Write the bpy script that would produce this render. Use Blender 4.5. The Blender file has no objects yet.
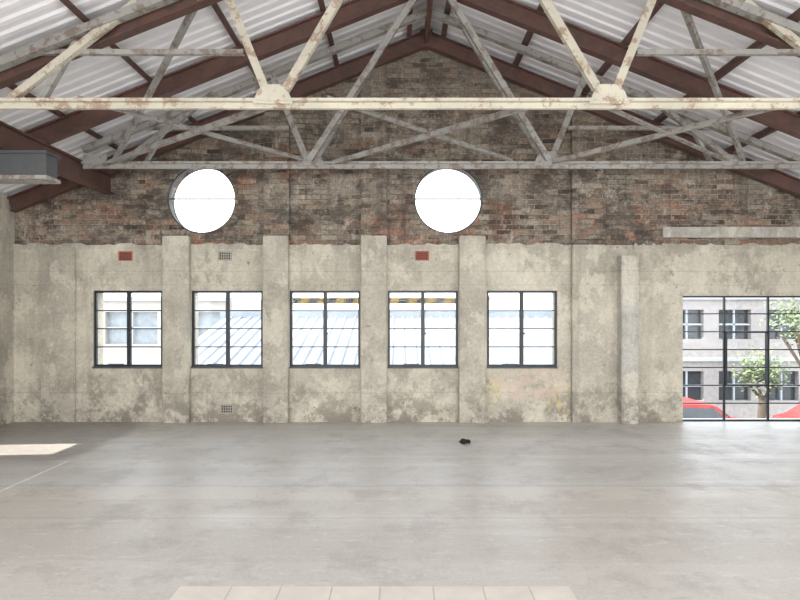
import bpy, bmesh, math, random
from mathutils import Vector, Matrix
from mathutils.geometry import tessellate_polygon
random.seed(4)
scene = bpy.context.scene
scene.view_settings.view_transform = 'Standard'

# ------------------------------------------------------------ materials
def mat_base(name):
    m = bpy.data.materials.new(name); m.use_nodes = True
    nt = m.node_tree
    return m, nt, nt.nodes['Principled BSDF']

class N:
    def __init__(s, nt): s.nt = nt; s.coord = None
    def new(s, t, **kw):
        n = s.nt.nodes.new(t)
        for k, v in kw.items(): setattr(n, k, v)
        return n
    def link(s, a, b): s.nt.links.new(a, b)
    def obj(s, scale=(1,1,1)):
        tc = s.new('ShaderNodeTexCoord'); mp = s.new('ShaderNodeMapping')
        mp.inputs['Scale'].default_value = scale
        s.link(tc.outputs['Object'], mp.inputs['Vector'])
        return mp.outputs['Vector']
    def noise(s, vec, scale, detail=6, rough=.6):
        n = s.new('ShaderNodeTexNoise')
        n.inputs['Scale'].default_value = scale; n.inputs['Detail'].default_value = detail
        n.inputs['Roughness'].default_value = rough
        s.link(vec, n.inputs['Vector']); return n.outputs['Fac']
    def ramp(s, fac, stops):
        r = s.new('ShaderNodeValToRGB'); e = r.color_ramp.elements
        while len(e) < len(stops): e.new(.5)
        for i, (p, c) in enumerate(stops):
            e[i].position = p
            e[i].color = (c, c, c, 1) if isinstance(c, (int, float)) else (*c, 1)
        s.link(fac, r.inputs['Fac']); return r.outputs['Color']
    def mix(s, fac, a, b, mode='MIX'):
        m = s.new('ShaderNodeMix', data_type='RGBA', blend_type=mode)
        for sock, v in ((m.inputs[0], fac), (m.inputs[6], a), (m.inputs[7], b)):
            if isinstance(v, (int, float)): sock.default_value = v
            elif isinstance(v, tuple): sock.default_value = (*v, 1)
            else: s.link(v, sock)
        return m.outputs[2]
    def math(s, op, a, b=0.0, clamp=False):
        m = s.new('ShaderNodeMath', operation=op, use_clamp=clamp)
        for sock, v in ((m.inputs[0], a), (m.inputs[1], b)):
            if isinstance(v, (int, float)): sock.default_value = v
            else: s.link(v, sock)
        return m.outputs[0]
    def bump(s, h, strength, dist, bsdf):
        b = s.new('ShaderNodeBump'); b.inputs['Strength'].default_value = strength
        b.inputs['Distance'].default_value = dist
        s.link(h, b.inputs['Height']); s.link(b.outputs['Normal'], bsdf.inputs['Normal'])
    def xyz(s):
        sp = s.new('ShaderNodeSeparateXYZ'); s.link(s.obj(), sp.inputs[0]); return sp.outputs
    def blob(s, x, z, cx, cz, rx, rz_):
        a = s.math('DIVIDE', s.math('SUBTRACT', x, cx), rx); c = s.math('DIVIDE', s.math('SUBTRACT', z, cz), rz_)
        d = s.math('ADD', s.math('MULTIPLY', a, a), s.math('MULTIPLY', c, c))
        return s.math('SUBTRACT', 1.0, d, True)
    def line(s, t, c, half, soft=60):
        return s.math('MULTIPLY', s.math('SUBTRACT', half, s.math('ABSOLUTE', s.math('SUBTRACT', t, c))), soft, True)

def simple(name, col, rough=.6, metal=0, vary=.15, scale=6):
    m, nt, b = mat_base(name); n = N(nt)
    f = n.noise(n.obj(), scale, 5)
    lo = tuple(c*(1-vary) for c in col); hi = tuple(min(1, c*(1+vary)) for c in col)
    n.link(n.ramp(f, [(.3, lo), (.7, hi)]), b.inputs['Base Color'])
    b.inputs['Roughness'].default_value = rough; b.inputs['Metallic'].default_value = metal
    return m

def concrete(name, a, b_, c, stain=(.28,.255,.21), marks=False):
    m, nt, b = mat_base(name); n = N(nt)
    v = n.obj()
    x, y, zz = n.xyz()
    big = n.noise(v, 1.2, 9, .66)
    col = n.ramp(big, [(.34, a), (.5, b_), (.62, c)])
    med = n.noise(n.obj((1, 1, .75)), 1.9, 12, .72)
    col = n.mix(n.ramp(med, [(.50, 0), (.59, .5)]), col, stain)
    pale = n.noise(n.obj((1.3, 1.3, 1)), 1.5, 10, .7)
    col = n.mix(n.ramp(pale, [(.52, 0), (.56, .55)]), col, (.67, .62, .51))
    fine = n.noise(v, 26, 8, .78)
    col = n.mix(.35, col, n.ramp(fine, [(.3, .22), (.65, .78)]), 'OVERLAY')
    st = n.noise(n.obj((5, 5, .3)), 1, 7, .65)
    col = n.mix(n.ramp(st, [(.53, 0), (.68, .35)]), col, (.26, .24, .20))
    zw = n.math('ADD', zz, n.math('MULTIPLY', n.noise(v, 4, 4, .6), .03))
    for h, k in ((.47, .4), (2.33, .35), (2.12, .25)):
        col = n.mix(n.math('MULTIPLY', n.line(zw, h, .012), k), col, (.18, .16, .13))
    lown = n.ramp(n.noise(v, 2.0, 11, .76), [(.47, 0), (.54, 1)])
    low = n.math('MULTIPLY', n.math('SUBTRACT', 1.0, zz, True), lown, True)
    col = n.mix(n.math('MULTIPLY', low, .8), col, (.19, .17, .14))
    lowp = n.math('MULTIPLY', n.math('MULTIPLY', n.math('SUBTRACT', .85, zz, True), 3, True), n.ramp(n.noise(v, 3.0, 9, .76), [(.54, 0), (.57, .5)]), True)
    col = n.mix(lowp, col, (.66, .61, .51))
    up = n.math('MULTIPLY', n.math('MULTIPLY', n.math('SUBTRACT', zz, 2.3), 2, True), n.ramp(n.noise(n.obj((2.5, 2.5, 1)), 2, 8, .7), [(.45, 0), (.58, .45)]), True)
    col = n.mix(up, col, (.27, .25, .21))
    chips = n.noise(v, 9, 6, .7)
    col = n.mix(n.ramp(chips, [(.65, 0), (.67, .45)]), col, (.72, .68, .58))
    pits = n.noise(v, 14, 4, .6)
    col = n.mix(n.ramp(pits, [(.68, 0), (.70, .6)]), col, (.11, .10, .08))
    if marks:
        pk = n.math('MULTIPLY', n.math('MULTIPLY', n.blob(x, zz, 1.98, .6, .62, .3), 3, True), n.ramp(n.noise(n.obj((1, 1, 3)), 4, 6, .6), [(.46, 0), (.5, 1)]))
        col = n.mix(n.math('MULTIPLY', pk, .6), col, (.62, .48, .39))
        yl = n.math('MULTIPLY', n.math('MULTIPLY', n.blob(x, zz, 2.5, .3, .25, .3), 3, True), n.ramp(n.noise(n.obj((3, 3, 1)), 5, 5, .6), [(.52, 0), (.55, 1)]))
        col = n.mix(n.math('MULTIPLY', yl, .4), col, (.66, .55, .2))
        yl = n.math('MULTIPLY', n.math('MULTIPLY', n.blob(x, zz, 1.4, .5, .16, .3), 3, True), n.ramp(n.noise(n.obj((3, 3, 1)), 5, 5, .6), [(.48, 0), (.52, 1)]))
        col = n.mix(n.math('MULTIPLY', yl, .4), col, (.62, .53, .2))
    n.link(col, b.inputs['Base Color']); b.inputs['Roughness'].default_value = .93
    n.bump(n.mix(.5, fine, med), .5, .03, b)
    return m

def brick_mat(name, sooty=1.0):
    m, nt, b = mat_base(name); n = N(nt)
    x, y, z = n.xyz()
    v = n.obj()
    cb = n.new('ShaderNodeCombineXYZ')
    wob = n.math('MULTIPLY', n.noise(v, 9, 2, .5), .012)
    n.link(n.math('ADD', x, y), cb.inputs[0]); n.link(n.math('ADD', z, wob), cb.inputs[1])
    br = n.new('ShaderNodeTexBrick')
    n.link(cb.outputs[0], br.inputs['Vector'])
    br.inputs['Scale'].default_value = 1
    br.inputs['Brick Width'].default_value = .235; br.inputs['Row Height'].default_value = .078
    br.inputs['Mortar Size'].default_value = .007; br.inputs['Mortar Smooth'].default_value = .4
    br.inputs['Color1'].default_value = (0, 0, 0, 1); br.inputs['Color2'].default_value = (1, 1, 1, 1)
    br.inputs['Mortar'].default_value = (.5, .5, .5, 1)
    t = br.outputs['Color']
    c1 = n.ramp(t, [(.0, (.045, .035, .03)), (.25, (.14, .10, .075)), (.5, (.20, .155, .12)), (.75, (.25, .165, .115)), (1, (.34, .295, .235))])
    red = n.ramp(t, [(0, (.10, .05, .037)), (.35, (.22, .115, .078)), (.7, (.35, .165, .11)), (1, (.30, .245, .19))])
    patch = n.noise(v, 1.0, 9, .78)
    zf = n.math('MULTIPLY', n.math('SUBTRACT', 3.5, z), .06)
    c = n.mix(n.ramp(n.math('ADD', patch, zf), [(.51, .0), (.58, .9)]), c1, red)
    grey = n.noise(n.obj((1, 1, 1.6)), 1.6, 11, .78)
    c = n.mix(n.ramp(grey, [(.47, 0), (.55, .8)]), c, (.27, .24, .195))
    mort = n.ramp(n.noise(v, 1.6, 8, .7), [(.4, (.12, .105, .085)), (.6, (.40, .36, .29))])
    c = n.mix(n.math('MULTIPLY', br.outputs['Fac'], .85), c, mort)
    fine = n.noise(v, 24, 8, .78)
    c = n.mix(.75, c, n.ramp(fine, [(.3, .15), (.68, .82)]), 'OVERLAY')
    lime = n.noise(n.obj((1, 1, .6)), 4, 10, .8)
    c = n.mix(n.ramp(lime, [(.56, 0), (.62, .6)]), c, (.52, .48, .41))
    dk = n.noise(n.obj((1, 1, 1.5)), 1.8, 12, .8)
    c = n.mix(n.ramp(dk, [(.50, 0), (.57, .7)]), c, (.06, .05, .042))
    run = n.noise(n.obj((5, 5, .35)), 1, 7, .65)
    c = n.mix(n.ramp(run, [(.53, 0), (.66, .45)]), c, (.075, .062, .05))
    top = n.math('MULTIPLY', n.math('SUBTRACT', z, 3.8), .5, True)
    c = n.mix(n.math('MULTIPLY', top, .3*sooty), c, (.12, .10, .08))
    n.link(c, b.inputs['Base Color']); b.inputs['Roughness'].default_value = .95
    h = n.math('SUBTRACT', n.math('MULTIPLY', fine, .6), br.outputs['Fac'])
    n.bump(h, .75, .02, b)
    return m

def floor_mat():
    m, nt, b = mat_base('screeded_concrete_floor'); n = N(nt)
    v = n.obj(); x, y, z = n.xyz()
    big = n.noise(n.obj((.35, 1, 1)), .8, 8, .62)
    col = n.ramp(big, [(.35, (.57, .56, .54)), (.5, (.63, .62, .60)), (.64, (.69, .68, .665))])
    yw = n.math('ADD', y, n.math('MULTIPLY', n.noise(v, 2.5, 5, .65), .09))
    nearer = n.math('MULTIPLY', n.math('SUBTRACT', 5.45, yw), 14, True)
    col = n.mix(n.math('MULTIPLY', nearer, .55), col, (.66, .61, .54))
    nearer2 = n.math('MULTIPLY', n.math('SUBTRACT', 4.6, yw), 10, True)
    col = n.mix(n.math('MULTIPLY', nearer2, .6), col, (.58, .56, .53))
    band = n.noise(n.obj((.05, 1.6, 1)), 1, 5, .65)
    col = n.mix(n.ramp(band, [(.48, 0), (.52, .4)]), col, (.51, .48, .435))
    for yy, k in ((5.45, .5), (4.6, .35), (6.45, .35), (7.3, .25)):
        col = n.mix(n.math('MULTIPLY', n.line(yw, yy, .02), k), col, (.38, .33, .27))
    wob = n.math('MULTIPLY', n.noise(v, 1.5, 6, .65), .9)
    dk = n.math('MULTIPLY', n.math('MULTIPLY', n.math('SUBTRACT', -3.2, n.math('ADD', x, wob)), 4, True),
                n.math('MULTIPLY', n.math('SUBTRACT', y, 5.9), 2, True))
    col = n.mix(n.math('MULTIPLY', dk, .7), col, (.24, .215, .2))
    st = n.noise(v, 1.8, 10, .74)
    col = n.mix(n.ramp(st, [(.51, 0), (.60, .4)]), col, (.42, .40, .37))
    sc = n.noise(n.obj((1, 3, 1)), 5, 9, .8)
    col = n.mix(n.ramp(sc, [(.55, 0), (.60, .35)]), col, (.80, .79, .77))
    scd = n.noise(n.obj((.8, 4, 1)), 5, 9, .8)
    col = n.mix(n.ramp(scd, [(.58, 0), (.63, .4)]), col, (.34, .31, .28))
    sp = n.noise(v, 40, 4, .7)
    col = n.mix(.25, col, sp, 'OVERLAY')
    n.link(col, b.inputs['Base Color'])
    n.link(n.ramp(st, [(.35, .32), (.65, .52)]), b.inputs['Roughness'])
    n.bump(n.noise(v, 5, 6, .6), .08, .02, b)
    return m

def painted_steel(name, col, rust=(.2, .09, .045), amt=.5, edge=.56):
    m, nt, b = mat_base(name); n = N(nt)
    v = n.obj()
    f = n.noise(v, 7, 8, .75)
    c = n.ramp(n.noise(v, 2, 4), [(.3, tuple(k*.75 for k in col)), (.7, col)])
    c = n.mix(n.ramp(f, [(edge, 0), (edge+.05, amt)]), c, rust)
    n.link(c, b.inputs['Base Color']); b.inputs['Roughness'].default_value = .6
    n.bump(f, .2, .01, b)
    return m

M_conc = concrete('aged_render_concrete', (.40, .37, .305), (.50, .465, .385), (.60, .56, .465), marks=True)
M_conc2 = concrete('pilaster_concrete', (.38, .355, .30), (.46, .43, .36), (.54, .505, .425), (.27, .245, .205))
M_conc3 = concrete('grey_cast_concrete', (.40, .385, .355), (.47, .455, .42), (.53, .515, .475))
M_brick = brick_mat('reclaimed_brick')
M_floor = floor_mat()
M_cream = painted_steel('cream_painted_steel', (.60, .56, .46), (.26, .15, .085), .7, .52)
M_grey = painted_steel('weathered_grey_steel', (.35, .34, .315), (.15, .095, .07), .7, .51)
M_dark = painted_steel('dark_grey_steel', (.08, .085, .09), (.08, .06, .05), .5)
M_red = painted_steel('oxide_red_steel', (.135, .066, .052), (.07, .045, .038), .7, .5)
M_roof = simple('white_corrugated_sheet', (.90, .89, .92), .4, 0, .03, 3)
M_black = simple('black_window_frame', (.012, .014, .018), .4)
M_sill = simple('blue_black_sill', (.05, .065, .08), .5)
M_terra = simple('terracotta', (.33, .10, .07), .8)
M_hole = simple('vent_void', (.01, .01, .01), .9)
M_greyvent = simple('cement_vent', (.36, .34, .29), .9)
M_tile = simple('pale_cement_tile', (.76, .72, .66), .7, 0, .08, 4)
M_white = simple('white_render', (.40, .43, .46), .8, 0, .05)
M_beige = simple('beige_render', (.42, .40, .36), .8, 0, .06)
M_blue = simple('blue_grey_cladding', (.26, .29, .32), .7, 0, .1)
M_nroof = simple('pale_blue_roof_sheet', (.24, .27, .31), .7, 0, .1)
M_dglass = simple('street_window_glass', (.06, .068, .075), .15)
M_palegl = simple('pale_reflective_glass', (.28, .31, .33), .3)
M_brownwall = simple('weathered_street_wall', (.34, .32, .31), .9)
M_asph = simple('street_asphalt', (.34, .34, .35), .9)
M_leaf = simple('leaf_green', (.15, .19, .10), .7, 0, .5, 3)
M_bark = simple('bark', (.10, .08, .06), .9)
M_carred = simple('car_paint_red', (.36, .03, .03), .3)
M_rubber = simple('tyre_rubber', (.02, .02, .02), .8)
M_white_paint = simple('worn_white_paint', (.78, .76, .72), .7)

mg, nt, b = mat_base('clear_glass')
n = N(nt); nt.nodes.remove(b)
tr = n.new('ShaderNodeBsdfTransparent'); gl = n.new('ShaderNodeBsdfGlossy'); gl.inputs['Roughness'].default_value = .05
nz = n.ramp(n.noise(n.obj(), 2, 3), [(.3, .004), (.7, .012)])
ms = n.new('ShaderNodeMixShader'); n.link(nz, ms.inputs[0]); n.link(tr.outputs[0], ms.inputs[1]); n.link(gl.outputs[0], ms.inputs[2])
n.link(ms.outputs[0], nt.nodes['Material Output'].inputs['Surface'])
M_glass = mg
M_hyel = simple('hazard_yellow', (.30, .20, .02), .9, 0, .05)
M_hblk = simple('hazard_black', (.02, .02, .02), .9, 0, .05)

# ------------------------------------------------------------ mesh helpers
def finish(name, bm, mats, parent=None, smooth=False):
    bmesh.ops.recalc_face_normals(bm, faces=bm.faces)
    me = bpy.data.meshes.new(name); bm.to_mesh(me); bm.free()
    if not isinstance(mats, (list, tuple)): mats = [mats]
    for m in mats: me.materials.append(m)
    if smooth:
        for p in me.polygons: p.use_smooth = True
    o = bpy.data.objects.new(name, me); scene.collection.objects.link(o)
    if parent: o.parent = parent
    return o
def empty(name):
    e = bpy.data.objects.new(name, None); scene.collection.objects.link(e); return e
def box(bm, x0, x1, y0, y1, z0, z1, mi=0):
    vs = [bm.verts.new((x, y, z)) for x in (x0, x1) for y in (y0, y1) for z in (z0, z1)]
    for f in ((0,1,3,2),(4,6,7,5),(0,4,5,1),(2,3,7,6),(0,2,6,4),(1,5,7,3)):
        fc = bm.faces.new([vs[i] for i in f]); fc.material_index = mi
def sweep(bm, a, b, pts, n=(0,1,0), mi=0):
    a = Vector(a); b = Vector(b); d = (b-a).normalized(); n = Vector(n)
    s = (n - d*n.dot(d)).normalized(); u = s.cross(d)
    if u.z < -1e-6 : u = -u
    A = [bm.verts.new(a+s*p+u*q) for p, q in pts]; B = [bm.verts.new(b+s*p+u*q) for p, q in pts]
    k = len(pts)
    for i in range(k):
        bm.faces.new((A[i], A[(i+1)%k], B[(i+1)%k], B[i])).material_index = mi
    bm.faces.new(A).material_index = mi; bm.faces.new(B[::-1]).material_index = mi
def L(w, h, t=.01): return [(-w/2,-h/2),(w/2,-h/2),(w/2,-h/2+t),(-w/2+t,-h/2+t),(-w/2+t,h/2),(-w/2,h/2)]
def T(w, h, t=.012): return [(-w/2,h/2),(w/2,h/2),(w/2,h/2-t),(t/2,h/2-t),(t/2,-h/2),(-t/2,-h/2),(-t/2,h/2-t),(-w/2,h/2-t)]
def I(w, h, t=.015):
    return [(-w/2,-h/2),(w/2,-h/2),(w/2,-h/2+t),(t/2,-h/2+t),(t/2,h/2-t),(w/2,h/2-t),(w/2,h/2),(-w/2,h/2),(-w/2,h/2-t),(-t/2,h/2-t),(-t/2,-h/2+t),(-w/2,-h/2+t)]
def R(w, h): return [(-w/2,-h/2),(w/2,-h/2),(w/2,h/2),(-w/2,h/2)]
def circ(r, k=12): return [(r*math.cos(i*2*math.pi/k), r*math.sin(i*2*math.pi/k)) for i in range(k)]
def holed(bm, outer, holes, c0, c1, axis='y', mi=0):
    loops = [outer]+holes
    flat = [p for l in loops for p in l]
    def P(p, c): return (p[0], c, p[1]) if axis == 'y' else (c, p[0], p[1])
    A = [bm.verts.new(P(p, c0)) for p in flat]; B = [bm.verts.new(P(p, c1)) for p in flat]
    tris = tessellate_polygon([[Vector((p[0], p[1], 0)) for p in l] for l in loops])
    for t in tris:
        try:
            bm.faces.new([A[i] for i in t]).material_index = mi
            bm.faces.new([B[i] for i in t[::-1]]).material_index = mi
        except ValueError: pass
    k = 0
    for l in loops:
        m = len(l)
        for i in range(m):
            i0 = k+i; i1 = k+(i+1)%m
            bm.faces.new((A[i0], A[i1], B[i1], B[i0])).material_index = mi
        k += m
def rect(x0, x1, z0, z1): return [(x0,z0),(x1,z0),(x1,z1),(x0,z1)]

# ------------------------------------------------------------ shell (metres)
WY = 8.6; XL = -5.94; XR = 7.2; YB = -6.0; XC = .40; AP = 5.72
def rz(x, off=0): return AP + off - .4*abs(x-XC)   # underside of rafters

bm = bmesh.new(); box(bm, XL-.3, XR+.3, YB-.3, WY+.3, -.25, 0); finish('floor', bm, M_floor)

wins = [(-4.72,-3.655),(-3.21,-2.11),(-1.70,-.61),(-.19,.895),(1.335,2.42)]
WZ0, WZ1 = .845, 2.02
BZ = 2.72
bm = bmesh.new()
outer = [(XL,0),(4.35,0),(4.35,1.94),(6.38,1.94),(6.38,0),(XR,0),(XR,BZ),(XL,BZ)]
holed(bm, outer, [rect(a,b,WZ0,WZ1) for a,b in wins], WY, WY+.3, mi=0)
rounds = [(-3.06,3.43,.53),(.746,3.43,.53)]
hs = [[(cx+r*math.cos(t*2*math.pi/64), cz+r*math.sin(t*2*math.pi/64)) for t in range(64)] for cx,cz,r in rounds]
holed(bm, [(XL,BZ),(XR,BZ),(XR,rz(XR,.28)),(XC,AP+.28),(XL,rz(XL,.28))], hs, WY+.02, WY+.3, mi=1)
box(bm,3.13,3.36,WY-.03,WY+.01,0,2.6,2)
for a,bx in ((-2.085,-1.70),(-.595,-.20),(2.63,3.14)):
    zt0, zt1 = rz(a,.2), rz(bx,.2)
    A=[bm.verts.new(p) for p in ((a,WY-.06,2.8),(bx,WY-.06,2.8),(bx,WY-.06,zt1),(a,WY-.06,zt0))]
    B=[bm.verts.new(p) for p in ((a,WY+.03,2.8),(bx,WY+.03,2.8),(bx,WY+.03,zt1),(a,WY+.03,zt0))]
    for i in range(4): bm.faces.new((A[i],A[(i+1)%4],B[(i+1)%4],B[i])).material_index=1
    bm.faces.new(A).material_index=1; bm.faces.new(B).material_index=1
for (a,bx,z,d,mi) in [(-5.50,-4.98,2.70,.05,2),(-3.61,-3.21,2.85,.12,2),(-2.085,-1.70,2.85,.12,2),
        (-.595,-.20,2.85,.12,2),(.90,1.30,2.85,.12,2),(2.63,3.14,2.72,.07,2),(3.33,3.59,2.54,.20,3)]:
    b2 = bmesh.new(); box(b2,a,bx,WY-d,WY+.01,0,z)
    bmesh.ops.bevel(b2, geom=b2.edges[:], offset=.012, segments=2, affect='EDGES')
    for f in b2.faces: f.material_index = mi
    tmp = bpy.data.meshes.new('t'); b2.to_mesh(tmp); b2.free(); bm.from_mesh(tmp); bpy.data.meshes.remove(tmp)
finish('wall_back', bm, [M_conc, M_brick, M_conc2, M_conc3])

bm = bmesh.new(); box(bm,4.02,XR-.01,WY-.06,WY+.0,2.83,2.99); finish('trim_1', bm, M_conc3)
bm = bmesh.new()
segs=[(-5.94,-3.61),(-3.21,-2.085),(-1.70,-.595),(-.20,.90),(1.30,2.63),(3.59,4.02),(4.02,7.19)]
for a,bx in segs:
    k=max(14,int((bx-a)*12)); pts=[(a,2.66)]+[(bx,2.66)]+[(bx-(bx-a)*j/k, 2.72+random.uniform(-.015,.035)) for j in range(k+1)]
    holed(bm, pts, [], WY-.02, WY+.0)
finish('trim_2', bm, M_conc2)

bm = bmesh.new()
holed(bm, [(YB,0),(WY+.3,0),(WY+.3,rz(XL,.28)),(YB,rz(XL,.28))], [rect(6.45,7.02,.25,2.12),rect(-4.8,-2.2,.9,2.3),rect(-1.2,1.6,.9,2.3)], XL-.3, XL, 'x')
finish('wall_left', bm, M_conc2)
bm = bmesh.new()
holed(bm, [(YB,0),(WY+.3,0),(WY+.3,rz(XR,.28)),(YB,rz(XR,.28))], [rect(-4.8,-2.2,.9,2.3),rect(-1.2,1.6,.9,2.3),rect(2.6,5.4,.9,2.3)], XR, XR+.3, 'x')
finish('wall_right', bm, M_conc2)
bm = bmesh.new()
holed(bm, [(XL,0),(XR,0),(XR,rz(XR,.28)),(XC,AP+.28),(XL,rz(XL,.28))], [rect(-5.2,-2.2,.3,2.9),rect(-1.4,2.2,.3,3.6),rect(3,6.4,.3,2.9)], YB-.3, YB)
finish('wall_rear', bm, M_conc2)

bm = bmesh.new(); per=.16
ys=[]; y=YB-.3
while y < WY+.3:
    ys += [(y,0),(y+.055,0),(y+.08,.018),(y+.135,.018)]; y += per
for sgn, xe in ((-1,XL-.35),(1,XR+.35)):
    A=[bm.verts.new((XC,yy,AP+.31+h)) for yy,h in ys]; B=[bm.verts.new((xe,yy,rz(xe,.31)+h)) for yy,h in ys]
    for i in range(len(ys)-1): bm.faces.new((A[i],A[i+1],B[i+1],B[i]))
finish('ceiling', bm, M_roof)

for yy in (8.5, 7.0, 5.62, 4.2, 2.8, 0.8, -1.2, -3.2, -5.2):
    bm = bmesh.new()
    for xe in (XL+.02, XR-.02):
        sweep(bm, (XC,yy,AP+.12), (xe,yy,rz(xe,.12)), I(.11,.22,.02))
    box(bm, XC-.09, XC+.09, yy-.06, yy+.06, AP-.02, AP+.24)
    finish('roof_rafter', bm, M_red)
bm = bmesh.new()
for x in (-5.4,-4.2,-3.1,-2.0,-.95,.14,.66,1.75,2.8,3.9,5.0,6.3):
    sweep(bm, (x,YB,rz(x,.265)), (x,8.58,rz(x,.265)), L(.07,.075,.012), n=(1,0,0))
finish('roof_purlins', bm, M_red)
bm = bmesh.new()
box(bm, XC-.03, XC+.03, YB, 8.58, AP+.02, AP+.22)
finish('ridge_beam', bm, M_red)

# ------------------------------------------------------------ trusses
CZ = 3.73
def truss(Y, mt, name, w=.075):
    bm = bmesh.new(); xl, xr = -4.39, 5.9
    sweep(bm,(xl,Y,CZ-.01),(xr,Y,CZ-.01),T(.13,.085,.03))
    box(bm, xl, xr, Y-.02, Y+.02, CZ-.055, CZ-.03)
    off=.13
    for xe in (xl, 5.6):
        sweep(bm,(XC,Y,AP+off),(xe,Y,rz(xe,off)),L(.09,.08,.015),mi=1)
    nodes = [-1.24, 1.99+.05]
    def d(x0,x1,ww=w,o=.1,yy=0,mi=0):
        sweep(bm,(x0,Y+yy,CZ+.04),(x1,Y+yy,rz(x1,o)),L(.06,ww,.012),mi=mi)
    d(-1.28,-1.76,.08); d(-1.18,-.10,.08); d(2.0,.90,.08); d(2.08,2.56,.08)
    d(-3.83,-2.58,.07,.2); d(4.63,3.38,.07,.2)
    d(-3.55,-3.2,.045,.1,.05,1); d(4.35,4.0,.045,.1,.05,1)
    zt = 4.26
    sweep(bm,(-3.75,Y+.06,zt),(-1.55,Y+.06,zt),L(.05,.05,.01),mi=1); sweep(bm,(2.35,Y+.06,zt),(4.4,Y+.06,zt),L(.05,.05,.01),mi=1)
    for nx in nodes:
        A=[(nx-.2,CZ-.02),(nx+.2,CZ-.02),(nx+.15,CZ+.1),(nx+.1,CZ+.17),(nx-.1,CZ+.17),(nx-.15,CZ+.1)]
        holed(bm, A, [], Y-.055, Y-.043)
        for bx in (-.14,-.05,.05,.14):
            sweep(bm,(nx+bx,Y-.075,CZ+.02),(nx+bx,Y-.05,CZ+.02),circ(.013,8),n=(1,0,0))
    for ex in (-4.2, 4.6):
        holed(bm, rect(ex-.16,ex+.16,CZ-.02,CZ+.13), [], Y-.055, Y-.043)
    return finish(name, bm, [mt, M_grey])
Y1, Y2 = 5.5, 7.76
truss(Y1, M_cream, 'roof_truss'); truss(Y2, M_grey, 'roof_truss')
truss(Y1-2.26, M_cream, 'roof_truss')
truss(Y1-4.52, M_cream, 'roof_truss'); truss(Y1-6.78, M_cream, 'roof_truss')
bm = bmesh.new()
for i,(xa,xb) in enumerate([(-.70,1.58),(1.47,-.92),(-3.16,-1.26),(-1.14,-4.04),(1.86,4.57),(3.93,2.07)]):
    dz = .0 if i%2 else .03
    sweep(bm,(xa,Y1,CZ+.03+dz),(xb,Y2,CZ+.03+dz),L(.055,.055,.01),n=(1,0,0))
sweep(bm,(-1.24,Y2-.08,CZ+.05),(XC-.1,6.85,AP+.0),L(.05,.075,.012),n=(0,1,0))
sweep(bm,(2.04,Y2-.08,CZ+.05),(XC+.1,6.85,AP+.0),L(.05,.075,.012),n=(0,1,0))
sweep(bm,(-3.9,Y2-.1,CZ+.05),(-2.0,Y1+.1,rz(-2.0,.08)),L(.05,.055,.012))
sweep(bm,(4.7,Y2-.1,CZ+.05),(2.8,Y1+.1,rz(2.8,.08)),L(.05,.055,.012))
finish('truss_bracing', bm, M_grey)

bm = bmesh.new(); sweep(bm,(-4.46,YB,3.64),(-4.46,WY-.0,3.64),I(.14,.29,.022),n=(1,0,0)); finish('steel_i_beam', bm, M_red)
bm = bmesh.new()
box(bm,XL,-3.86,6.1,6.3,3.16,3.42); box(bm,XL,-3.84,6.07,6.33,3.13,3.17,1); box(bm,XL,-3.84,6.07,6.33,3.41,3.44)
for x in (-4.5,): box(bm,x-.02,x+.02,6.17,6.21,3.42,3.52)
finish('steel_box_beam', bm, [M_dark, M_grey])

# ------------------------------------------------------------ windows
def window(x0,x1,z0,z1,idx):
    e = empty('window_%d'%idx); y=WY+.05
    bm = bmesh.new(); t=.026
    holed(bm, rect(x0,x1,z0,z1), [rect(x0+t,x1-t,z0+t,z1-t)], y-.02, y+.03)
    xm=(x0+x1)/2; box(bm,xm-.02,xm+.02,y-.03,y+.035,z0+t,z1-t)
    for s0,s1 in ((x0+t,xm-.02),(xm+.02,x1-t)):
        holed(bm, rect(s0,s1,z0+t,z1-t), [rect(s0+.01,s1-.01,z0+t+.01,z1-t-.01)], y-.02, y+.02)
        for k in (1,2,3):
            zz=z0+t+(z1-z0-2*t)*k/4; box(bm,s0,s1,y-.014,y+.014,zz-.009,zz+.009)
    box(bm,xm-.012,xm+.05,y-.06,y-.03,z0+.5,z0+.53); box(bm,xm-.3,xm-.06,y-.05,y-.035,z0+.04,z0+.052)
    finish('frame', bm, M_black, e)
    bm = bmesh.new(); box(bm,x0+t,x1-t,y-.003,y+.003,z0+t,z1-t); finish('glass', bm, M_glass, e)
    bm = bmesh.new(); box(bm,x0,x1,WY-.03,WY+.12,z0-.02,z0+.004); finish('sill', bm, M_sill, e)
for i,(a,bx) in enumerate(wins): window(a,bx,WZ0,WZ1,i+1)
for i,(cx,cz,r) in enumerate(rounds):
    e = empty('window_%d'%(6+i)); y=WY+.07
    bm = bmesh.new()
    K=64
    def ring(rr): return [(cx+rr*math.cos(t*2*math.pi/K), cz+rr*math.sin(t*2*math.pi/K)) for t in range(K)]
    holed(bm, ring(r+.005), [ring(r-.022)], y-.03, y+.03)
    box(bm,cx-r+.02,cx+r-.02,y-.012,y+.012,cz+.003,cz+.024)
    finish('frame', bm, M_dark, e)
    bm = bmesh.new(); holed(bm, ring(r-.022), [], y+.013, y+.017); finish('glass', bm, M_glass, e)
    bm = bmesh.new(); nb=44
    for k in range(nb):
        a0=2*math.pi*k/nb+.012; a1=2*math.pi*(k+1)/nb-.012
        ps=[(cx+rr*math.cos(a),cz+rr*math.sin(a)) for rr,a in ((r,a0),(r+.115,a0),(r+.115,a1),(r,a1))]
        holed(bm, ps, [], WY+.004, WY+.05, mi=0)
    finish('brick_surround', bm, M_brick, e)
e = empty('window_8'); y=WY+.08; bm = bmesh.new()
x0,x1,z0,z1 = 4.35,6.38,0.0,1.94
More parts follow.
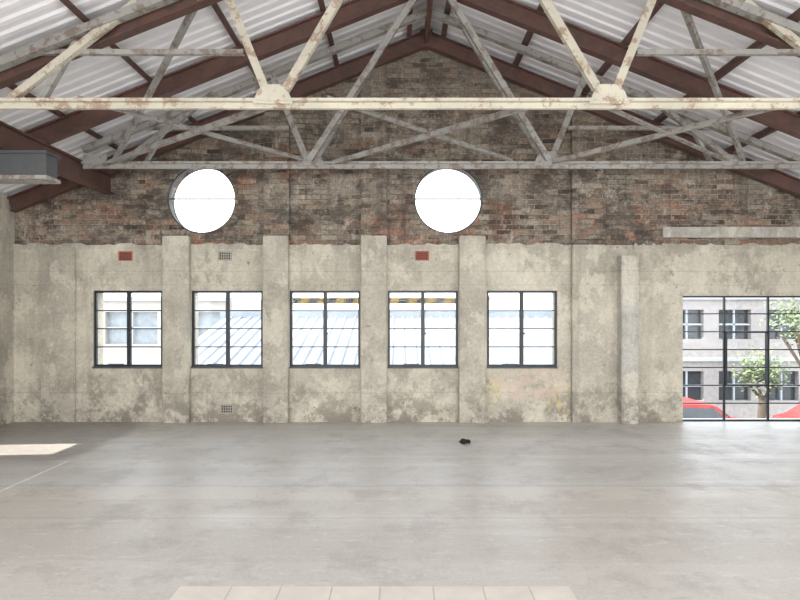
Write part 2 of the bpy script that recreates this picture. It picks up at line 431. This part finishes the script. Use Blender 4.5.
holed(bm, rect(x0,x1,z0,z1), [rect(x0+.025,x1-.025,z0+.025,z1-.025)], y-.03, y+.03)
cols=[4.35,5.03,5.71,6.38]; 
for c in cols[1:-1]: box(bm,c-.011,c+.011,y-.018,y+.018,z0,z1)
for k in range(1,7):
    zz=z1*k/7
    for j in range(3):
        box(bm,cols[j],cols[j+1],y-.014,y+.014,zz-.009,zz+.009)
holed(bm, rect(5.03,5.71,z1*2/7-.01,z1*5/7+.01), [rect(5.06,5.68,z1*2/7+.02,z1*5/7-.02)], y-.04, y+.025)
finish('frame', bm, M_black, e)
bm = bmesh.new(); box(bm,x0+.03,x1-.03,y-.003,y+.003,z0+.03,z1-.03); finish('glass', bm, M_glass, e)

def vent(cx,cz,mt):
    bm = bmesh.new(); w,h=.21,.145; y=WY-.012
    holes=[]
    for i in range(5):
        for j in range(3):
            a=cx-w/2+.022+i*.035; c=cz-h/2+.02+j*.038; holes.append(rect(a,a+.022,c,c+.026))
    holed(bm, rect(cx-w/2,cx+w/2,cz-h/2,cz+h/2), holes, y, WY+.0)
    box(bm,cx-w/2+.01,cx+w/2-.01,WY-.002,WY+.0,cz-h/2+.01,cz+h/2-.01,1)
    finish('air_vent', bm, [mt,M_hole])
vent(-4.22,2.55,M_terra); vent(.34,2.555,M_terra); vent(-2.69,2.555,M_greyvent)
vent(-2.66,.2,M_greyvent)

bm = bmesh.new()
xs=[-1.34,-1.02,-.72,-.41,-.12,.2,.5,.78,1.03]
for a,bx in zip(xs,xs[1:]): box(bm,a+.004,bx-.004,2.95,3.4,0,.004)
finish('cement_tile_strip', bm, M_tile)
bm = bmesh.new(); box(bm,-3.76,-3.73,4.6,6.3,0,.004); finish('floor_joint_strip', bm, M_white_paint)
bm = bmesh.new()
bmesh.ops.create_icosphere(bm, subdivisions=3, radius=.06)
for v in bm.verts:
    k=1+.35*math.sin(v.co.x*60)*math.cos(v.co.y*47+v.co.z*30)
    v.co=Vector((v.co.x*1.2*k+.84, v.co.y*k+7.19, max(0,v.co.z*.55*k+.018)))
finish('rubble_lump', bm, M_hole, smooth=False)

# ------------------------------------------------------------ outside
SZ=-2.1
bm = bmesh.new(); box(bm,-60,60,WY+.31,70,SZ-.2,SZ); finish('street_ground', bm, M_asph)
def building(name,x0,x1,y,z1,mt,cols,rows,gm,zb=SZ,trim=M_white,hw=(.25,.75),base=None):
    e = empty(name); bm = bmesh.new()
    holes=[]; cw=(x1-x0)/cols; rh=(z1-zb)/rows
    for i in range(cols):
        for j in range(rows):
            holes.append(rect(x0+i*cw+cw*hw[0],x0+i*cw+cw*hw[1],zb+j*rh+rh*.3,zb+j*rh+rh*.78))
    holed(bm, rect(x0,x1,zb,z1), holes, y, y+.25); box(bm,x0,x1,y+.26,y+6,zb,z1)
    finish('facade', bm, mt, e)
    bm = bmesh.new(); box(bm,x0,x1,y+.2,y+.24,zb,z1); finish('glazing', bm, gm, e)
    bm = bmesh.new()
    for j in range(1,rows+1): box(bm,x0,x1,y-.12,y,zb+j*rh-.12,zb+j*rh)
    for h in holes:
        box(bm,h[0][0],h[1][0],y+.05,y+.1,(h[0][1]+h[2][1])/2-.03,(h[0][1]+h[2][1])/2+.03)
        box(bm,(h[0][0]+h[1][0])/2-.03,(h[0][0]+h[1][0])/2+.03,y+.05,y+.1,h[0][1],h[2][1])
    finish('cornices', bm, trim, e)
building('beige_shop_building',-16,-5.5,18,2.2,M_beige,5,2,M_palegl,hw=(.1,.9))
building('balcony_apartment_building',9.5,14.6,20,2.3,M_brownwall,3,2,M_dglass,hw=(.12,.8))
building('grey_terrace_building',14.8,26,20,2.2,M_white,6,2,M_dglass)
e = empty('neighbouring_shed'); bm = bmesh.new()
xs=[]; x=-5.2
while x < 5.2: xs += [(x,0),(x+.2,0),(x+.22,.05),(x+.26,.05)]; x += .28
A=[bm.verts.new((xx,11.5,.35+h)) for xx,h in xs]; B=[bm.verts.new((xx,16.5,1.55+h)) for xx,h in xs]
for i in range(len(xs)-1): bm.faces.new((A[i],A[i+1],B[i+1],B[i]))
finish('roof_sheet', bm, M_nroof, e)
bm = bmesh.new(); box(bm,-5.1,5.1,11.7,16.4,SZ,.3); box(bm,-5.3,5.3,11.38,11.5,.22,.38); box(bm,-5.3,5.3,16.45,16.6,1.5,1.75)
finish('shed_body', bm, M_blue, e)
bm = bmesh.new(); x=-2.0; k=0; by=9.3
while x < 1.35:
    holed(bm, [(x,1.83),(x+.15,1.83),(x+.22,1.93),(x+.07,1.93)], [], by, by+.03, mi=k%2); x += .15; k += 1
for px in (-1.98,1.45): box(bm,px-.04,px+.04,by+.03,by+.09,SZ,1.97,1)
box(bm,-2.0,1.45,by+.03,by+.06,1.85,1.9,1)
finish('hazard_barrier', bm, [M_hyel, M_hblk])
def tree(x,y,h,r):
    e=empty('street_tree'); bm=bmesh.new()
    sweep(bm,(x,y,SZ),(x+.1,y,SZ+h*.6),circ(.12),n=(1,0,0))
    for k in range(5):
        a=k*1.3; sweep(bm,(x+.1,y,SZ+h*.5),(x+r*.6*math.cos(a),y+r*.6*math.sin(a),SZ+h*.85),circ(.05,8),n=(1,0,0))
    finish('trunk', bm, M_bark, e)
    bm=bmesh.new()
    for _ in range(1200):
        v=Vector((random.gauss(0,1),random.gauss(0,1),random.gauss(0,.8))); v=v.normalized()*r*random.uniform(.3,1)*(1+.25*math.sin(5*v.x+3*v.z))
        c=Vector((x,y,SZ+h))+v; s=.07
        a=Vector((random.uniform(-1,1),random.uniform(-1,1),random.uniform(-1,1))).normalized(); b2=a.orthogonal().normalized()
        bm.faces.new([bm.verts.new(c+a*s),bm.verts.new(c+b2*s*.5),bm.verts.new(c-a*s),bm.verts.new(c-b2*s*.5)])
    finish('leaves', bm, M_leaf, e)
tree(12.9,17.9,3.7,1.0); tree(11.6,18.0,1.9,.75)
def car(cx,cy,mt):
    e=empty('car')
    bm=bmesh.new()
    prof=[(-2.1,.35),(2.1,.35),(2.15,.6),(2.0,.82),(1.15,.92),(.55,1.4),(-1.0,1.45),(-1.75,.98),(-2.1,.9),(-2.18,.6)]
    holed(bm,[(cx+a,SZ+c) for a,c in prof],[],cy-.8,cy+.8)
    bmesh.ops.bevel(bm,geom=[ed for ed in bm.edges if ed.calc_length()>.2],offset=.05,segments=2,affect='EDGES')
    finish('body',bm,mt,e)
    bm=bmesh.new()
    holed(bm,[(cx+a,SZ+c) for a,c in [(.95,.97),(.48,1.33),(-.95,1.37),(-1.45,1.0)]],[],cy-.81,cy+.81); finish('side_glass',bm,M_dglass,e)
    for i,(a,s) in enumerate(((-1.35,-1),(1.35,-1),(-1.35,1),(1.35,1))):
        bm=bmesh.new(); yy=cy+s*.75
        sweep(bm,(cx+a,yy-.1,SZ+.32),(cx+a,yy+.1,SZ+.32),circ(.32,24),n=(1,0,0)); finish('wheel_%d'%(i+1),bm,M_rubber,e)
car(7.6,15.2,M_carred); car(12.6,15.0,M_carred)

# ------------------------------------------------------------ light
w = bpy.data.worlds.new('sky'); scene.world = w; w.use_nodes=True
bg = w.node_tree.nodes['Background']; bg.inputs[0].default_value=(.88,.94,1,1); bg.inputs[1].default_value=4.2
sun = bpy.data.lights.new('sun','SUN'); sun.energy=10; sun.angle=.01; sun.color=(1,.95,.85)
so = bpy.data.objects.new('sun',sun); scene.collection.objects.link(so)
so.rotation_euler = Vector((1,.08,-1.0)).to_track_quat('-Z','Y').to_euler()
def area(name,loc,direction,sx,sy,power,col=(1,1,1)):
    l=bpy.data.lights.new(name,'AREA'); l.shape='RECTANGLE'; l.size=sx; l.size_y=sy; l.energy=power; l.color=col
    o=bpy.data.objects.new(name,l); scene.collection.objects.link(o); o.location=loc
    o.rotation_euler=Vector(direction).to_track_quat('-Z','Z').to_euler()
area('rear_fill_lamp',(.5,YB+.05,1.9),(0,1,0.05),11,2.8,820,(1,.985,.965))  # unseen fill lamp added behind the camera to brighten the hall
area('right_fill_lamp',(XR-.03,1.6,1.6),(-1,0,0),7,1.4,420,(1,.995,.99))  # added fill lamp along the right wall, out of view
area('left_fill_lamp',(XL+.03,0.6,1.6),(1,0,0),7,1.4,360,(1,.995,.99))  # added fill lamp on the left, lifts the floor brightness

cam = bpy.data.cameras.new('camera'); co = bpy.data.objects.new('camera',cam); scene.collection.objects.link(co)
co.location=(0,0,1.66); co.rotation_euler=(math.radians(90),0,0)
cam.sensor_width=36; cam.lens=25.16; cam.shift_y=.0175; cam.clip_start=.05
scene.camera=co
